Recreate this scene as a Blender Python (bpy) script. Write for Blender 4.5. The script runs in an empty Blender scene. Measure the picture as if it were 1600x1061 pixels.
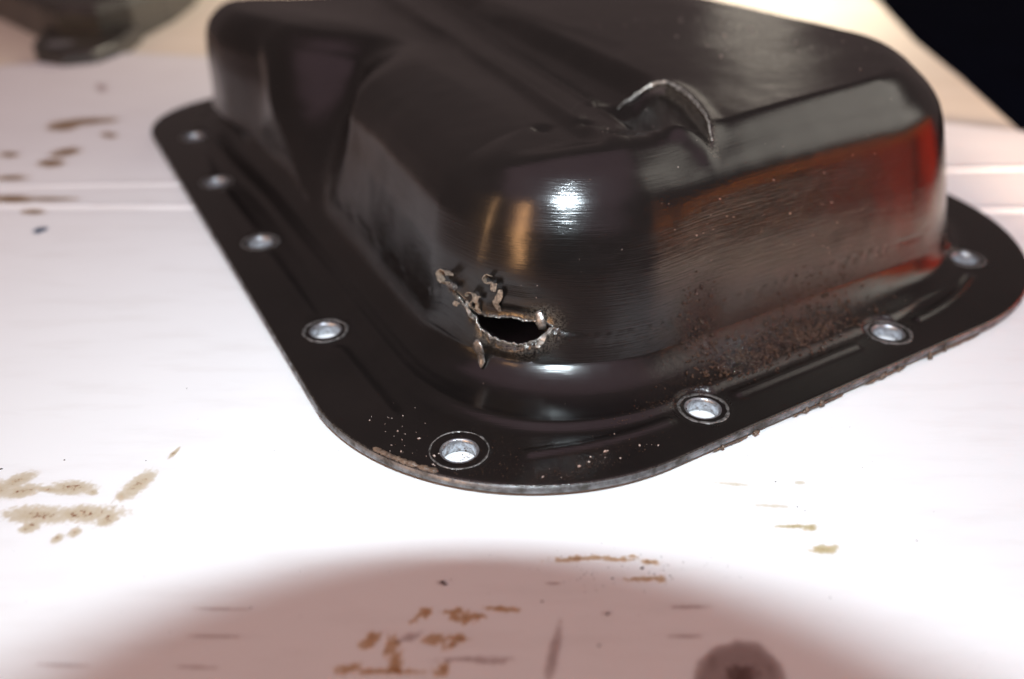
import bpy, math, random
import numpy as np
from mathutils import Vector, Matrix, noise

random.seed(4)
rng = np.random.default_rng(7)
MM = 0.001
R = math.radians
scene = bpy.context.scene
COL = scene.collection

# ------------------------------------------------------------------ camera
PITCH = 31.5
cam_d = bpy.data.cameras.new('camera')
cam = bpy.data.objects.new('camera', cam_d)
COL.objects.link(cam)
cam.location = (0, 0, 127 * MM)
cam.rotation_euler = (R(90 - PITCH), 0, 0)
cam_d.sensor_width = 36
cam_d.lens = 36 * 1350 / 1600
cam_d.clip_start = 0.004
cam_d.clip_end = 30
cam_d.dof.use_dof = True
cam_d.dof.focus_distance = 0.200
cam_d.dof.aperture_fstop = 6.5
scene.camera = cam

# ------------------------------------------------------------------ world and lamps
world = bpy.data.worlds.new('World')
scene.world = world
world.use_nodes = True
bg = world.node_tree.nodes['Background']
bg.inputs[0].default_value = (1.0, 0.74, 0.70, 1)
bg.inputs[1].default_value = 0.13


def area_lamp(name, loc, target, w, h, power, col):
    d = bpy.data.lights.new(name, 'AREA')
    d.shape = 'RECTANGLE'
    d.size = w
    d.size_y = h
    d.energy = power
    d.color = col
    o = bpy.data.objects.new(name, d)
    COL.objects.link(o)
    o.location = loc
    v = Vector(target) - Vector(loc)
    o.rotation_euler = v.to_track_quat('-Z', 'Y').to_euler()
    return o


cp = Matrix.Rotation(R(90 - PITCH), 3, 'X')


def cam_pt(x, y, z):
    """a point given along the camera body's own right / up / back directions, in mm"""
    return Vector((0, 0, 127 * MM)) + cp @ Vector((x * MM, y * MM, z * MM))


FLASH_UP, FLASH_BACK, LENS_R = 85, 85, 45.6
area_lamp('camera_flash', cam_pt(3, FLASH_UP, FLASH_BACK), (0.0, 0.42, 0.02), 0.018, 0.0045, 0.97, (0.86, 1.0, 1.08)).data.spread = R(130)
area_lamp('ambient_fill', (0.0, -1.0, 2.4), (0, 0.25, 0), 5.0, 4.6, 32.0, (1.0, 0.60, 0.74))  # added overhead fill giving the pinkish ambient light
area_lamp('window_light', (1.5, 0.45, 0.95), (0.1, 0.3, 0), 0.9, 0.9, 4.5, (1.0, 0.93, 0.82))
area_lamp('tungsten_lamp', (-0.62, -0.66, 0.34), (0.0, 0.17, 0.02), 0.05, 0.55, 3.2, (1.0, 0.52, 0.22))
area_lamp('tungsten_tube', (-0.98, -0.30, 0.34), (0.0, 0.17, 0.02), 0.04, 0.50, 1.2, (1.0, 0.55, 0.25))

area_lamp('far_lamp', (0.72, 2.7, 0.62), (0.1, 0.3, 0.05), 0.22, 0.45, 0.34, (1.0, 0.9, 0.75))


def spot_lamp(name, loc, target, cone, power, col, blend=0.5, radius=0.02):
    sl = bpy.data.lights.new(name, 'SPOT')
    sl.energy = power
    sl.color = col
    sl.spot_size = R(cone)
    sl.spot_blend = blend
    sl.shadow_soft_size = radius
    o = bpy.data.objects.new(name, sl)
    COL.objects.link(o)
    o.location = loc
    o.rotation_euler = (Vector(target) - Vector(loc)).to_track_quat('-Z', 'Y').to_euler()


spot_lamp('bench_fill_spot', (0.42, 1.50, 0.70), (0.14, 1.0, 0.0), 46, 74, (1.0, 0.88, 0.70), 0.6, 0.04)  # added spot to brighten the back of the bench, cone kept off the pan
spot_lamp('box_fill_spot', (0.215, 0.0, 0.050), (0.31, 0.25, 0.075), 66, 32, (1.0, 0.74, 0.55))  # added spot that brightens the out-of-frame red box for its reflection

scene.view_settings.view_transform = 'Standard'
scene.view_settings.look = 'None'
scene.view_settings.exposure = 0.0
scene.view_settings.gamma = 1.0


# ------------------------------------------------------------------ helpers
def tag(o, label=None, cat=None, kind=None, group=None):
    if label: o['label'] = label
    if cat: o['category'] = cat
    if kind: o['kind'] = kind
    if group: o['group'] = group
    return o


def empty(name, loc, rz=0):
    o = bpy.data.objects.new(name, None)
    COL.objects.link(o)
    o.location = loc
    o.rotation_euler = (0, 0, rz)
    o.empty_display_size = 0.02
    return o


def mesh_obj(name, verts, faces, mat, parent=None, smooth=True):
    me = bpy.data.meshes.new(name)
    me.from_pydata([tuple(v) for v in verts], [], [tuple(int(i) for i in f) for f in faces])
    if mat: me.materials.append(mat)
    if smooth:
        me.polygons.foreach_set('use_smooth', [True] * len(me.polygons))
    me.update()
    o = bpy.data.objects.new(name, me)
    COL.objects.link(o)
    if parent: o.parent = parent
    return o


def S(x, a=0.0, b=1.0):
    t = np.clip((np.asarray(x, float) - a) / (b - a), 0, 1)
    return t * t * (3 - 2 * t)


class NT:
    """short way to write a node material"""
    def __init__(self, name):
        self.m = bpy.data.materials.new(name)
        self.m.use_nodes = True
        self.t = self.m.node_tree
        self.b = self.t.nodes['Principled BSDF']
        self.out = self.t.nodes['Material Output']
        self.co = self.t.nodes.new('ShaderNodeTexCoord')

    def n(self, typ, **kw):
        nd = self.t.nodes.new(typ)
        for k, v in kw.items():
            if k.startswith('i_'):
                key = k[2:]
                key = int(key) if key.isdigit() else key.replace('_', ' ')
                if isinstance(v, bpy.types.NodeSocket): self.t.links.new(v, nd.inputs[key])
                else: nd.inputs[key].default_value = v
            else: setattr(nd, k, v)
        return nd

    def link(self, a, b): self.t.links.new(a, b)

    def mapping(self, src, scale=(1, 1, 1), rot=(0, 0, 0), loc=(0, 0, 0)):
        mp = self.n('ShaderNodeMapping')
        self.link(src, mp.inputs[0])
        mp.inputs['Scale'].default_value = scale
        mp.inputs['Rotation'].default_value = rot
        mp.inputs['Location'].default_value = loc
        return mp.outputs[0]

    def noise(self, vec, scale, detail=4, rough=0.55, dist=0.0):
        return self.n('ShaderNodeTexNoise', i_Vector=vec, i_Scale=scale, i_Detail=detail, i_Roughness=rough, i_Distortion=dist).outputs[0]

    def ramp(self, fac, stops):
        r = self.n('ShaderNodeValToRGB')
        self.link(fac, r.inputs[0])
        el = r.color_ramp.elements
        while len(el) < len(stops): el.new(0.5)
        for e, (p, c) in zip(el, stops):
            e.position = p
            e.color = (c, c, c, 1) if isinstance(c, (int, float)) else (*c, 1)
        return r.outputs[0]

    def mix(self, fac, a, b, blend='MIX'):
        m = self.n('ShaderNodeMix', data_type='RGBA', blend_type=blend)
        for sock, v in ((m.inputs[0], fac), (m.inputs[6], a), (m.inputs[7], b)):
            if isinstance(v, bpy.types.NodeSocket): self.link(v, sock)
            elif isinstance(v, (int, float)): sock.default_value = v if sock == m.inputs[0] else (v, v, v, 1)
            else: sock.default_value = (*v, 1)
        return m.outputs[2]

    def math(self, op, a, b=0.0, clamp=False):
        m = self.n('ShaderNodeMath', operation=op, use_clamp=clamp)
        for i, v in enumerate((a, b)):
            if isinstance(v, bpy.types.NodeSocket): self.link(v, m.inputs[i])
            else: m.inputs[i].default_value = v
        return m.outputs[0]

    def bump(self, h, strength, dist, normal=None):
        b = self.n('ShaderNodeBump', i_Height=h, i_Strength=strength, i_Distance=dist)
        if normal is not None: self.link(normal, b.inputs['Normal'])
        return b.outputs[0]

    def set(self, **kw):
        for k, v in kw.items():
            key = k.replace('_', ' ')
            s = self.b.inputs[key]
            if isinstance(v, bpy.types.NodeSocket): self.link(v, s)
            elif isinstance(v, tuple) and len(v) == 3: s.default_value = (*v, 1)
            else: s.default_value = v
        return self


# ------------------------------------------------------------------ materials
def mat_paint():
    k = NT('black_pan_paint')
    ob = k.co.outputs['Object']
    uv = k.co.outputs['UV']
    grain = k.noise(k.mapping(uv, (60, 2600, 1)), 1.0, 3, 0.6)          # fine draw lines round the wall
    grain2 = k.noise(k.mapping(uv, (260, 5200, 1), (0, 0, 0.03)), 1.0, 2, 0.5)
    patch = k.noise(ob, 22, 4, 0.6)
    fine = k.noise(ob, 1400, 3, 0.6)
    mott = k.noise(ob, 120, 4, 0.65)
    dirt = k.n('ShaderNodeAttribute', attribute_name='grime').outputs['Fac']
    wear_glint = k.n('ShaderNodeAttribute', attribute_name='wear_glint').outputs['Fac']
    base = k.mix(k.ramp(patch, [(0.35, 0.0), (0.7, 1.0)]), (0.0045, 0.0038, 0.0036), (0.008, 0.006, 0.0055))
    oily = k.math('MULTIPLY', dirt, k.ramp(k.noise(ob, 420, 5, 0.7), [(0.42, 0.0), (0.56, 1.0)]))
    base = k.mix(oily, base, (0.030, 0.016, 0.011))
    wmask = k.math('MULTIPLY', wear_glint, k.ramp(k.noise(ob, 1800, 5, 0.8), [(0.45, 0.0), (0.58, 1.0)]))
    base = k.mix(wmask, base, (0.24, 0.20, 0.16))
    rough = k.math('ADD', k.math('MULTIPLY', mott, 0.13), k.math('MULTIPLY', k.ramp(patch, [(0.3, 0.0), (0.75, 1.0)]), 0.10))
    rough = k.math('ADD', rough, 0.09)
    rough = k.math('ADD', rough, k.math('MULTIPLY', oily, 0.08))
    n1 = k.bump(grain, 0.36, 0.00014)
    n2 = k.bump(grain2, 0.10, 0.00005, n1)
    n3 = k.bump(fine, 0.16, 0.00006, n2)
    n4 = k.bump(k.math('MULTIPLY', dirt, k.noise(ob, 650, 5, 0.7)), 0.9, 0.0011, n3)
    k.set(Base_Color=base, Roughness=rough, Normal=n4, Specular_IOR_Level=0.60, Metallic=k.math('MULTIPLY', wmask, 0.8))
    return k.m


def mat_metal(name, col, col2, rough=0.35, scale=700, metallic=0.9):
    k = NT(name)
    ob = k.co.outputs['Object']
    f = k.ramp(k.noise(ob, scale, 4, 0.7), [(0.4, 0.0), (0.62, 1.0)])
    k.set(Base_Color=k.mix(f, col, col2), Roughness=k.math('ADD', k.math('MULTIPLY', f, 0.25), rough), Metallic=metallic,
          Normal=k.bump(k.noise(ob, scale * 2, 3, 0.6), 0.5, 0.0002))
    return k.m


def mat_sheet():
    k = NT('white_coated_board')
    ob = k.co.outputs['Object']
    big = k.noise(ob, 5, 4, 0.55)
    mid = k.noise(k.mapping(ob, (1.0, 5.0, 1)), 30, 5, 0.6)
    base = k.mix(k.ramp(big, [(0.3, 0.0), (0.75, 1.0)]), (0.80, 0.80, 0.80), (0.74, 0.74, 0.745))
    base = k.mix(k.math('MULTIPLY', k.ramp(mid, [(0.5, 0.0), (0.8, 1.0)]), 0.32), base, (0.60, 0.57, 0.55))
    spk = k.n('ShaderNodeTexVoronoi', i_Vector=ob, i_Scale=95.0, i_Randomness=1.0)
    rnd = k.n('ShaderNodeSeparateColor', i_Color=spk.outputs['Color']).outputs[0]
    lim = k.math('MULTIPLY', k.ramp(rnd, [(0.80, 0.0), (1.0, 1.0)]), 0.055)
    dot = k.math('LESS_THAN', spk.outputs['Distance'], lim)
    base = k.mix(k.math('MULTIPLY', dot, 0.6), base, (0.10, 0.075, 0.06))
    k.set(Base_Color=base, Roughness=0.55, Specular_IOR_Level=0.3,
          Normal=k.bump(k.noise(ob, 260, 4, 0.6), 0.15, 0.0003, k.bump(k.noise(ob, 9, 2, 0.5), 0.35, 0.004)))
    return k.m


def mat_stain(name, light, dark, amount=1.0, fscale=260):
    k = NT(name)
    k.t.nodes.remove(k.b)
    ob = k.co.outputs['Object']
    d = k.n('ShaderNodeAttribute', attribute_name='soak').outputs['Fac']
    nz = k.noise(ob, fscale, 5, 0.7)
    body = k.math('ADD', d, k.math('MULTIPLY', k.math('SUBTRACT', nz, 0.5), 0.5))
    a = k.ramp(body, [(0.05, 0.0), (0.45, 0.75), (1.0, 1.0)])
    sp = k.ramp(k.math('MULTIPLY', d, k.noise(ob, fscale * 2.2, 3, 0.7)), [(0.50, 0.0), (0.66, 1.0)])
    col = k.mix(k.math('MULTIPLY', a, amount), (1, 1, 1), k.mix(sp, light, dark))
    tr = k.n('ShaderNodeBsdfTransparent', i_Color=col)
    k.link(tr.outputs[0], k.out.inputs[0])
    return k.m


def mat_plain(name, c1, c2, rough=0.5, scale=60, bump=0.2, stretch=(1, 1, 1)):
    k = NT(name)
    v = k.mapping(k.co.outputs['Object'], stretch)
    f = k.ramp(k.noise(v, scale, 5, 0.6), [(0.3, 0.0), (0.7, 1.0)])
    k.set(Base_Color=k.mix(f, c1, c2), Roughness=rough, Normal=k.bump(k.noise(v, scale * 3, 4, 0.6), bump, 0.0006))
    return k.m


M_paint = mat_paint()
M_edge = mat_metal('sheared_steel_edge', (0.22, 0.225, 0.235), (0.07, 0.065, 0.06), 0.36, 250, 0.75)
M_bare = mat_metal('scuffed_bare_steel', (0.42, 0.40, 0.38), (0.16, 0.13, 0.11), 0.32, 900)
M_torn = mat_metal('torn_bright_steel', (0.44, 0.42, 0.39), (0.08, 0.07, 0.06), 0.30, 900, 0.55)
M_sleeve = mat_metal('bolt_hole_steel', (0.50, 0.53, 0.57), (0.22, 0.20, 0.19), 0.30, 700)
M_mark = mat_metal('washer_scuff_steel', (0.30, 0.29, 0.28), (0.05, 0.045, 0.04), 0.42, 900, 0.7)
M_chip = mat_plain('peeled_paint_underside', (0.50, 0.37, 0.27), (0.045, 0.03, 0.024), 0.30, 1500, 1.0)
M_grit = mat_plain('oily_grit', (0.014, 0.008, 0.006), (0.060, 0.034, 0.023), 0.08, 300, 0.3)
M_crumb = mat_plain('pale_grit', (0.50, 0.42, 0.38), (0.30, 0.18, 0.14), 0.4, 500, 0.5)
M_sealant = mat_plain('old_sealant', (0.16, 0.105, 0.07), (0.045, 0.030, 0.024), 0.45, 260, 0.7)
M_sheet = mat_sheet()
M_bench = mat_plain('cream_bench', (0.80, 0.73, 0.61), (0.74, 0.66, 0.53), 0.5, 8, 0.1, (1, 5, 1))
M_floor = mat_plain('dark_floor', (0.003, 0.006, 0.016), (0.006, 0.012, 0.030), 0.9, 6, 0.2)
M_floor.node_tree.nodes['Principled BSDF'].inputs['Specular IOR Level'].default_value = 0.05
M_red = mat_plain('red_enamel', (0.50, 0.035, 0.018), (0.42, 0.03, 0.015), 0.35, 12, 0.05)
M_orange = mat_plain('orange_plastic', (0.75, 0.27, 0.05), (0.70, 0.22, 0.04), 0.4, 12, 0.05)
M_rubber = mat_plain('black_plastic', (0.014, 0.014, 0.015), (0.02, 0.02, 0.02), 0.5, 80, 0.1)
M_blue = mat_plain('navy_cloth', (0.012, 0.022, 0.055), (0.02, 0.035, 0.08), 0.8, 30, 0.4)
M_cast = mat_plain('dark_painted_casting', (0.016, 0.015, 0.013), (0.045, 0.04, 0.033), 0.38, 60, 0.4)

# ================================================================== setting
# ---- bench (cream board) with a slanting right-hand edge, and the floor far below
def prism(name, outline, z0, z1, mat, parent=None, bevel=0.0):
    n = len(outline)
    if bevel:
        c = np.mean(outline, axis=0)
        ins = []
        for i in range(n):
            p, a, b = [np.array(outline[j % n], float) for j in (i, i - 1, i + 1)]
            d1, d2 = (a - p), (b - p)
            d1 /= np.linalg.norm(d1) + 1e-9
            d2 /= np.linalg.norm(d2) + 1e-9
            nn = np.array([-(b - a)[1], (b - a)[0]])
            nn /= np.linalg.norm(nn) + 1e-9
            if nn @ (c - p) < 0: nn = -nn
            ins.append(p + nn * bevel)
        V = [(*p, z0) for p in outline] + [(*p, z1 - bevel) for p in outline]
        V += [(*(np.array(p) * 0.3 + q * 0.7), z1 - bevel * 0.3) for p, q in zip(outline, ins)] + [(*q, z1) for q in ins]
        L = 4
    else:
        V = [(*p, z0) for p in outline] + [(*p, z1) for p in outline]
        L = 2
    F = [[i + l * n, (i + 1) % n + l * n, (i + 1) % n + (l + 1) * n, i + (l + 1) * n] for l in range(L - 1) for i in range(n)]
    F += [[i + (L - 1) * n for i in range(n)], [n - 1 - i for i in range(n)]]
    V = [(x * MM, y * MM, z * MM) for x, y, z in V]
    return mesh_obj(name, V, F, mat, parent, smooth=False)


bench = prism('bench_top', [(-1500, -500), (900, -500), (420, -100), (238, 380), (256, 500), (266, 588), (293, 734), (360, 1150), (-1500, 1150)], -30, -3.2, M_bench)
tag(bench, kind='structure')
floor = prism('floor', [(-6000, -3000), (6000, -3000), (6000, 8000), (-6000, 8000)], -760, -750, M_floor)
tag(floor, kind='structure')

# ---- white board: a gently uneven sheet with two scored ridges
def ridge_y(x, which):
    if which == 0: return 303.5 - 0.010 * (x + 160)
    return 325.0 + 0.050 * (x + 165)


def build_sheet():
    xs = np.linspace(-620, 420, 150)
    ys = np.unique(np.concatenate([np.linspace(-260, 285, 70), np.linspace(285, 360, 151), np.linspace(360, 560, 40)]))
    X, Y = np.meshgrid(xs, ys)
    back = np.interp(X, [-620, -300, -238, -182, 60, 208, 228, 420], [470, 512, 545, 535, 470, 405, 396, 330])
    # keep the mesh inside the cut back edge by compressing the rows behind y = 365
    Y = np.where(Y > 365, 365 + (Y - 365) * (back - 365) / (560 - 365), Y)
    Y = np.where((Y > back) & (X > 228), back, Y)
    r = np.interp(Y, [-260, 0, 330, 400], [400, 370, 262, 236])
    X = np.minimum(X, r - 2 + 0 * X)
    Z = 0.25 * np.sin(X / 90.0 + Y / 130.0) * 0
    for w, hgt in ((0, 0.65), (1, 0.55)):
        d = (Y - ridge_y(X, w)) / 1.8
        Z += hgt * np.exp(-d * d)
        d2 = (Y - ridge_y(X, w) + 4) / 2.2
        Z -= 0.30 * np.exp(-d2 * d2) * 0.5
    ny, nx = X.shape
    V = np.stack([X, Y, Z], -1).reshape(-1, 3) * MM
    idx = np.arange(ny * nx).reshape(ny, nx)
    F = np.stack([idx[:-1, :-1], idx[:-1, 1:], idx[1:, 1:], idx[1:, :-1]], -1).reshape(-1, 4).tolist()
    # edge thickness
    ring = list(idx[0, :]) + list(idx[1:, -1]) + list(idx[-1, -2::-1]) + list(idx[-2:0:-1, 0])
    base = len(V)
    low = V[ring].copy()
    low[:, 2] = -3.0 * MM
    V = np.vstack([V, low])
    m = len(ring)
    for i in range(m):
        F.append([ring[(i + 1) % m], ring[i], base + i, base + (i + 1) % m])
    return mesh_obj('white_board', V, F, M_sheet)


sheet = build_sheet()
tag(sheet, kind='structure')

# ---- oil stains soaked into the board: (x, y, half length, half width, turn) lumps in mm
M_oil = mat_stain('oil_soak', (0.74, 0.66, 0.53), (0.38, 0.19, 0.10), 0.85, 330)
M_oil_far = mat_stain('oil_soak_far', (0.50, 0.38, 0.26), (0.30, 0.18, 0.10), 0.9, 160)
M_rust = mat_stain('rusty_soak', (0.74, 0.58, 0.42), (0.40, 0.24, 0.15), 0.9, 600)
M_pale = mat_stain('yellow_soak', (0.70, 0.62, 0.42), (0.50, 0.40, 0.24), 0.85, 700)
M_faint = mat_stain('faint_soak', (0.82, 0.77, 0.66), (0.66, 0.58, 0.45), 0.7, 700)
M_grease = mat_stain('round_grease_soak', (0.60, 0.53, 0.52), (0.52, 0.45, 0.44), 0.95, 160)
M_smudge = mat_stain('black_smudge', (0.74, 0.68, 0.67), (0.42, 0.36, 0.35), 0.85, 600)
M_ink = mat_stain('ink_fleck', (0.14, 0.20, 0.30), (0.05, 0.08, 0.12), 1.0, 300)

CAMH, FPX = 127.0, 1350.0
def board(px, py):
    """board position in mm of a mark surveyed in the photograph (camera model used as a measuring instrument)"""
    p = R(PITCH)
    x = (px - 800) / FPX
    y = -(py - 530.5) / FPX
    d = np.array([x, math.cos(p) + y * math.sin(p), -math.sin(p) + y * math.cos(p)])
    return (d * (CAMH / -d[2]))[:2]


def stain(lumps, mat, z=0.10, res=None, warp=0.35, sharp=1.0):
    pts = []
    for (x, y, a, b, t) in lumps:
        c = board(x, y)
        e1 = board(x + a * math.cos(R(t)), y - a * math.sin(R(t))) - c
        e2 = board(x - b * math.sin(R(t)), y - b * math.cos(R(t))) - c
        pts.append((c, e1, e2))
    lo = np.min([c - 1.6 * (abs(e1) + abs(e2)) for c, e1, e2 in pts], axis=0)
    hi = np.max([c + 1.6 * (abs(e1) + abs(e2)) for c, e1, e2 in pts], axis=0)
    step = res or max(0.25, min(hi - lo) / 60, max(hi - lo) / 220)
    xs = np.arange(lo[0], hi[0] + step, step)
    ys = np.arange(lo[1], hi[1] + step, step)
    X, Y = np.meshgrid(xs, ys)
    f = np.zeros_like(X)
    sc = 2.2 / max(2.0, min(np.linalg.norm(e2) for _, _, e2 in pts))
    N1 = np.array([noise.noise((x * sc, y * sc, 1.3)) + 0.5 * noise.noise((x * sc * 2.7, y * sc * 2.7, 4.1)) for x, y in zip(X.ravel(), Y.ravel())]).reshape(X.shape)
    for c, e1, e2 in pts:
        Mx = np.linalg.inv(np.stack([e1, e2], 1))
        q = np.einsum('ij,jab->iab', Mx, np.stack([X - c[0], Y - c[1]]))
        rr = np.sqrt(q[0] ** 2 + q[1] ** 2)
        f = np.maximum(f, 1.25 - rr + warp * N1)
    f = np.clip(f * sharp, 0, 1)
    ny, nx = X.shape
    idx = np.arange(ny * nx).reshape(ny, nx)
    F = np.stack([idx[:-1, :-1], idx[:-1, 1:], idx[1:, 1:], idx[1:, :-1]], -1).reshape(-1, 4)
    keep = f.reshape(-1)[F].max(1) > 0.0
    F = F[keep]
    used = np.unique(F)
    remap = -np.ones(ny * nx, int)
    remap[used] = np.arange(len(used))
    Zr = np.full(X.shape, 0.0)
    for w, hgt in ((0, 0.65), (1, 0.55)):
        Zr += hgt * np.exp(-((Y - ridge_y(X, w)) / 1.8) ** 2)
    V = np.stack([X, Y, Zr + z], -1).reshape(-1, 3)[used] * MM
    o = mesh_obj('oil_stain', V, remap[F], mat, sheet)
    at = o.data.attributes.new('soak', 'FLOAT', 'POINT')
    at.data.foreach_set('value', f.reshape(-1)[used])
    return o


ST = [
    # near left cluster
    ([(25, 752, 34, 9, 22), (35, 768, 32, 10, 12), (75, 765, 24, 5, 0), (112, 763, 40, 11, 0), (146, 770, 8, 5, 0), (-5, 765, 25, 14, 10)], M_oil, 0.30),
    ([(60, 805, 58, 14, 0), (130, 803, 66, 13, 2), (168, 812, 22, 10, 25), (48, 823, 20, 8, 22)], M_oil, 0.35),
    ([(215, 758, 36, 12, 38), (190, 775, 10, 8, 20)], M_oil, 0.3),
    ([(90, 842, 11, 6, 35)], M_oil, 0.3),
    ([(117, 832, 12, 7, 30)], M_oil, 0.3),
    ([(272, 708, 12, 3, 45)], M_oil, 0.3),
    # far left, out of focus
    ([(100, 197, 26, 7, 5), (135, 190, 50, 5, 3)], M_oil_far, 0.2),
    ([(170, 211, 14, 4, -5)], M_oil_far, 0.2),
    ([(103, 238, 24, 6, 8), (80, 255, 22, 6, 3)], M_oil_far, 0.25),
    ([(18, 278, 26, 4, 2)], M_oil_far, 0.25),
    ([(15, 242, 16, 4, 0)], M_oil_far, 0.25),
    ([(20, 311, 34, 6, 0), (75, 311, 50, 3, 0)], M_oil_far, 0.2),
    ([(52, 331, 20, 4, 0)], M_oil_far, 0.2),
    ([(159, 137, 9, 7, 0)], M_smudge, 0.2),
    ([(63, 360, 11, 4, 15)], M_ink, 0.3),
    # right of the shadow
    ([(1238, 823, 26, 3, 0), (1266, 825, 12, 5, 0)], M_pale, 0.5),
    ([(1288, 859, 24, 7, 2)], M_pale, 0.5),
    ([(1205, 791, 26, 2.5, -3)], M_faint, 0.5),
    ([(1145, 757, 24, 2.5, -5)], M_faint, 0.5),
    ([(1250, 755, 9, 3, 0)], M_faint, 0.5),
    # in the lens shadow
    ([(905, 873, 44, 4, 2), (960, 875, 28, 3, 0), (985, 870, 10, 2, 0)], M_rust, 0.5),
    ([(1018, 879, 16, 3.5, -5)], M_rust, 0.5),
    ([(1010, 905, 30, 4, 2), (1034, 905, 9, 5, 0)], M_rust, 0.5),
    ([(666, 958, 10, 8, 20), (650, 968, 10, 4, 40)], M_rust, 0.5),
    ([(712, 956, 18, 5, 5), (725, 966, 20, 8, 0), (745, 964, 14, 5, 0), (785, 952, 26, 4, -3)], M_rust, 0.5),
    ([(579, 1001, 18, 9, 40)], M_rust, 0.4),
    ([(612, 1010, 10, 18, -25), (620, 1035, 16, 10, 60), (680, 1000, 20, 8, 5), (715, 999, 14, 8, 0), (705, 1008, 12, 6, 30)], M_rust, 0.4),
    ([(640, 996, 22, 6, 15)], M_smudge, 0.5),
    ([(545, 1046, 24, 7, 10), (600, 1050, 50, 5, 0), (690, 1048, 12, 9, 30)], M_rust, 0.4),
    ([(735, 1030, 50, 4, 2), (760, 1034, 30, 4, -4), (790, 1030, 20, 2.5, 6)], M_smudge, 0.5),
    ([(865, 1020, 9, 40, -12)], M_smudge, 0.35),
    ([(690, 911, 9, 4, -10)], M_smudge, 0.3),
    ([(345, 952, 45, 2.2, -1)], M_smudge, 0.4),
    ([(340, 995, 45, 2.4, -1)], M_smudge, 0.4),
    ([(95, 1040, 45, 2.2, -2)], M_smudge, 0.4),
    ([(305, 1043, 35, 2.5, -2)], M_smudge, 0.4),
    ([(865, 912, 14, 2, 0)], M_smudge, 0.4),
    ([(1078, 949, 28, 3, 0)], M_smudge, 0.4),
    ([(1070, 995, 26, 3, 0)], M_smudge, 0.4),
    ([(950, 959, 10, 3, 0)], M_smudge, 0.4),
]
for i, (l, m, w) in enumerate(ST):
    stain(l, m, 0.09 + 0.012 * (i % 4), None, w * (1.7 if m is M_rust else 1.0))
st = stain([(1155, 1068, 62, 58, 0)], M_grease, 0.10, None, 0.10, 3.5)
st['label'] = 'round grey grease spot near the bottom edge'
st = stain([(1160, 1058, 22, 16, 0)], M_grease, 0.20, None, 0.6)

# ================================================================== the oil pan
# pan frame: u along the short end, v along the long left side, z up (mm); the Empty carries it into the room
U0, V0 = 175.0, 280.0
ROT = R(31.5)
wx = math.cos(ROT) * U0 - math.sin(ROT) * V0
wy = math.sin(ROT) * U0 + math.cos(ROT) * V0
pan = empty('oil_pan', (wx * MM, wy * MM, 0), ROT)
tag(pan, 'black steel engine oil pan lying upside down on the white board, torn at its corner', 'oil pan')

SEG = [('L', 300), ('NL', 260), ('F', 300), ('NR', 90), ('Rr', 60), ('FR', 30), ('B', 60), ('FL', 60)]


def col_params():
    out = []
    for s, n in SEG:
        for i in range(n): out.append((s, i / n))
    return out


CP = col_params()
NC = len(CP)
seg_arr = np.array([c[0] for c in CP])
tt = np.array([c[1] for c in CP])


def outline(u0, u1, v0, v1, rNL, rNR, rFR, rFL):
    P = np.zeros((NC, 2))
    def arc(mask, cx, cy, r, a0, a1):
        a = np.radians(a0 + (a1 - a0) * tt[mask])
        P[mask] = np.stack([cx + r * np.cos(a), cy + r * np.sin(a)], 1)
    def line(mask, a, b):
        t = tt[mask][:, None]
        P[mask] = np.array(a) * (1 - t) + np.array(b) * t
    line(seg_arr == 'L', (u0, v1 - rFL), (u0, v0 + rNL))
    arc(seg_arr == 'NL', u0 + rNL, v0 + rNL, rNL, 180, 270)
    line(seg_arr == 'F', (u0 + rNL, v0), (u1 - rNR, v0))
    arc(seg_arr == 'NR', u1 - rNR, v0 + rNR, rNR, 270, 360)
    line(seg_arr == 'Rr', (u1, v0 + rNR), (u1, v1 - rFR))
    arc(seg_arr == 'FR', u1 - rFR, v1 - rFR, rFR, 0, 90)
    line(seg_arr == 'B', (u1 - rFR, v1), (u0 + rFL, v1))
    arc(seg_arr == 'FL', u0 + rFL, v1 - rFL, rFL, 90, 180)
    return P


def shear(P):
    u, v = P[..., 0], P[..., 1]
    P[..., 0] = u + 0.048 * np.maximum(v - 168, 0) * (1 - S(u, 60, 260))
    return P


PO = outline(48.5, 302, 109, 450, 61, 80, 52, 45)
WU0, WU1, WV0, WV1 = 84.0, 286.0, 138.5, 430.0
RW = (46, 60, 40, 26)


def wall_outline(d):
    r = [max(x - d * 0.85, 2.5) for x in RW]
    lim = (WU1 - WU0) / 2 - d - 0.5
    r = [min(x, max(lim, 0.2)) for x in r]
    return outline(WU0 + d, WU1 - d, WV0 + d, WV1 - d, *r)


# column weight: 0 = long left side profile, 1 = end/right side profile
w_col = np.ones(NC)
w_col[seg_arr == 'L'] = 0.65 * (1 - S(tt[seg_arr == 'L'], 0.20, 0.48))
w_col[seg_arr == 'NL'] = S(tt[seg_arr == 'NL'], 0.0, 0.66)
w_col[seg_arr == 'FL'] = 1 - 0.35 * S(tt[seg_arr == 'FL'], 0.2, 1.0)
nr_bump = np.zeros(NC)
nr_bump[seg_arr == 'F'] = S(tt[seg_arr == 'F'], 0.80, 1.0) * 0.5
nr_bump[seg_arr == 'NR'] = 0.5 + 0.5 * S(tt[seg_arr == 'NR'], 0, 0.3)
nr_bump[seg_arr == 'Rr'] = 1 - S(tt[seg_arr == 'Rr'], 0.0, 0.5)


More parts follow.
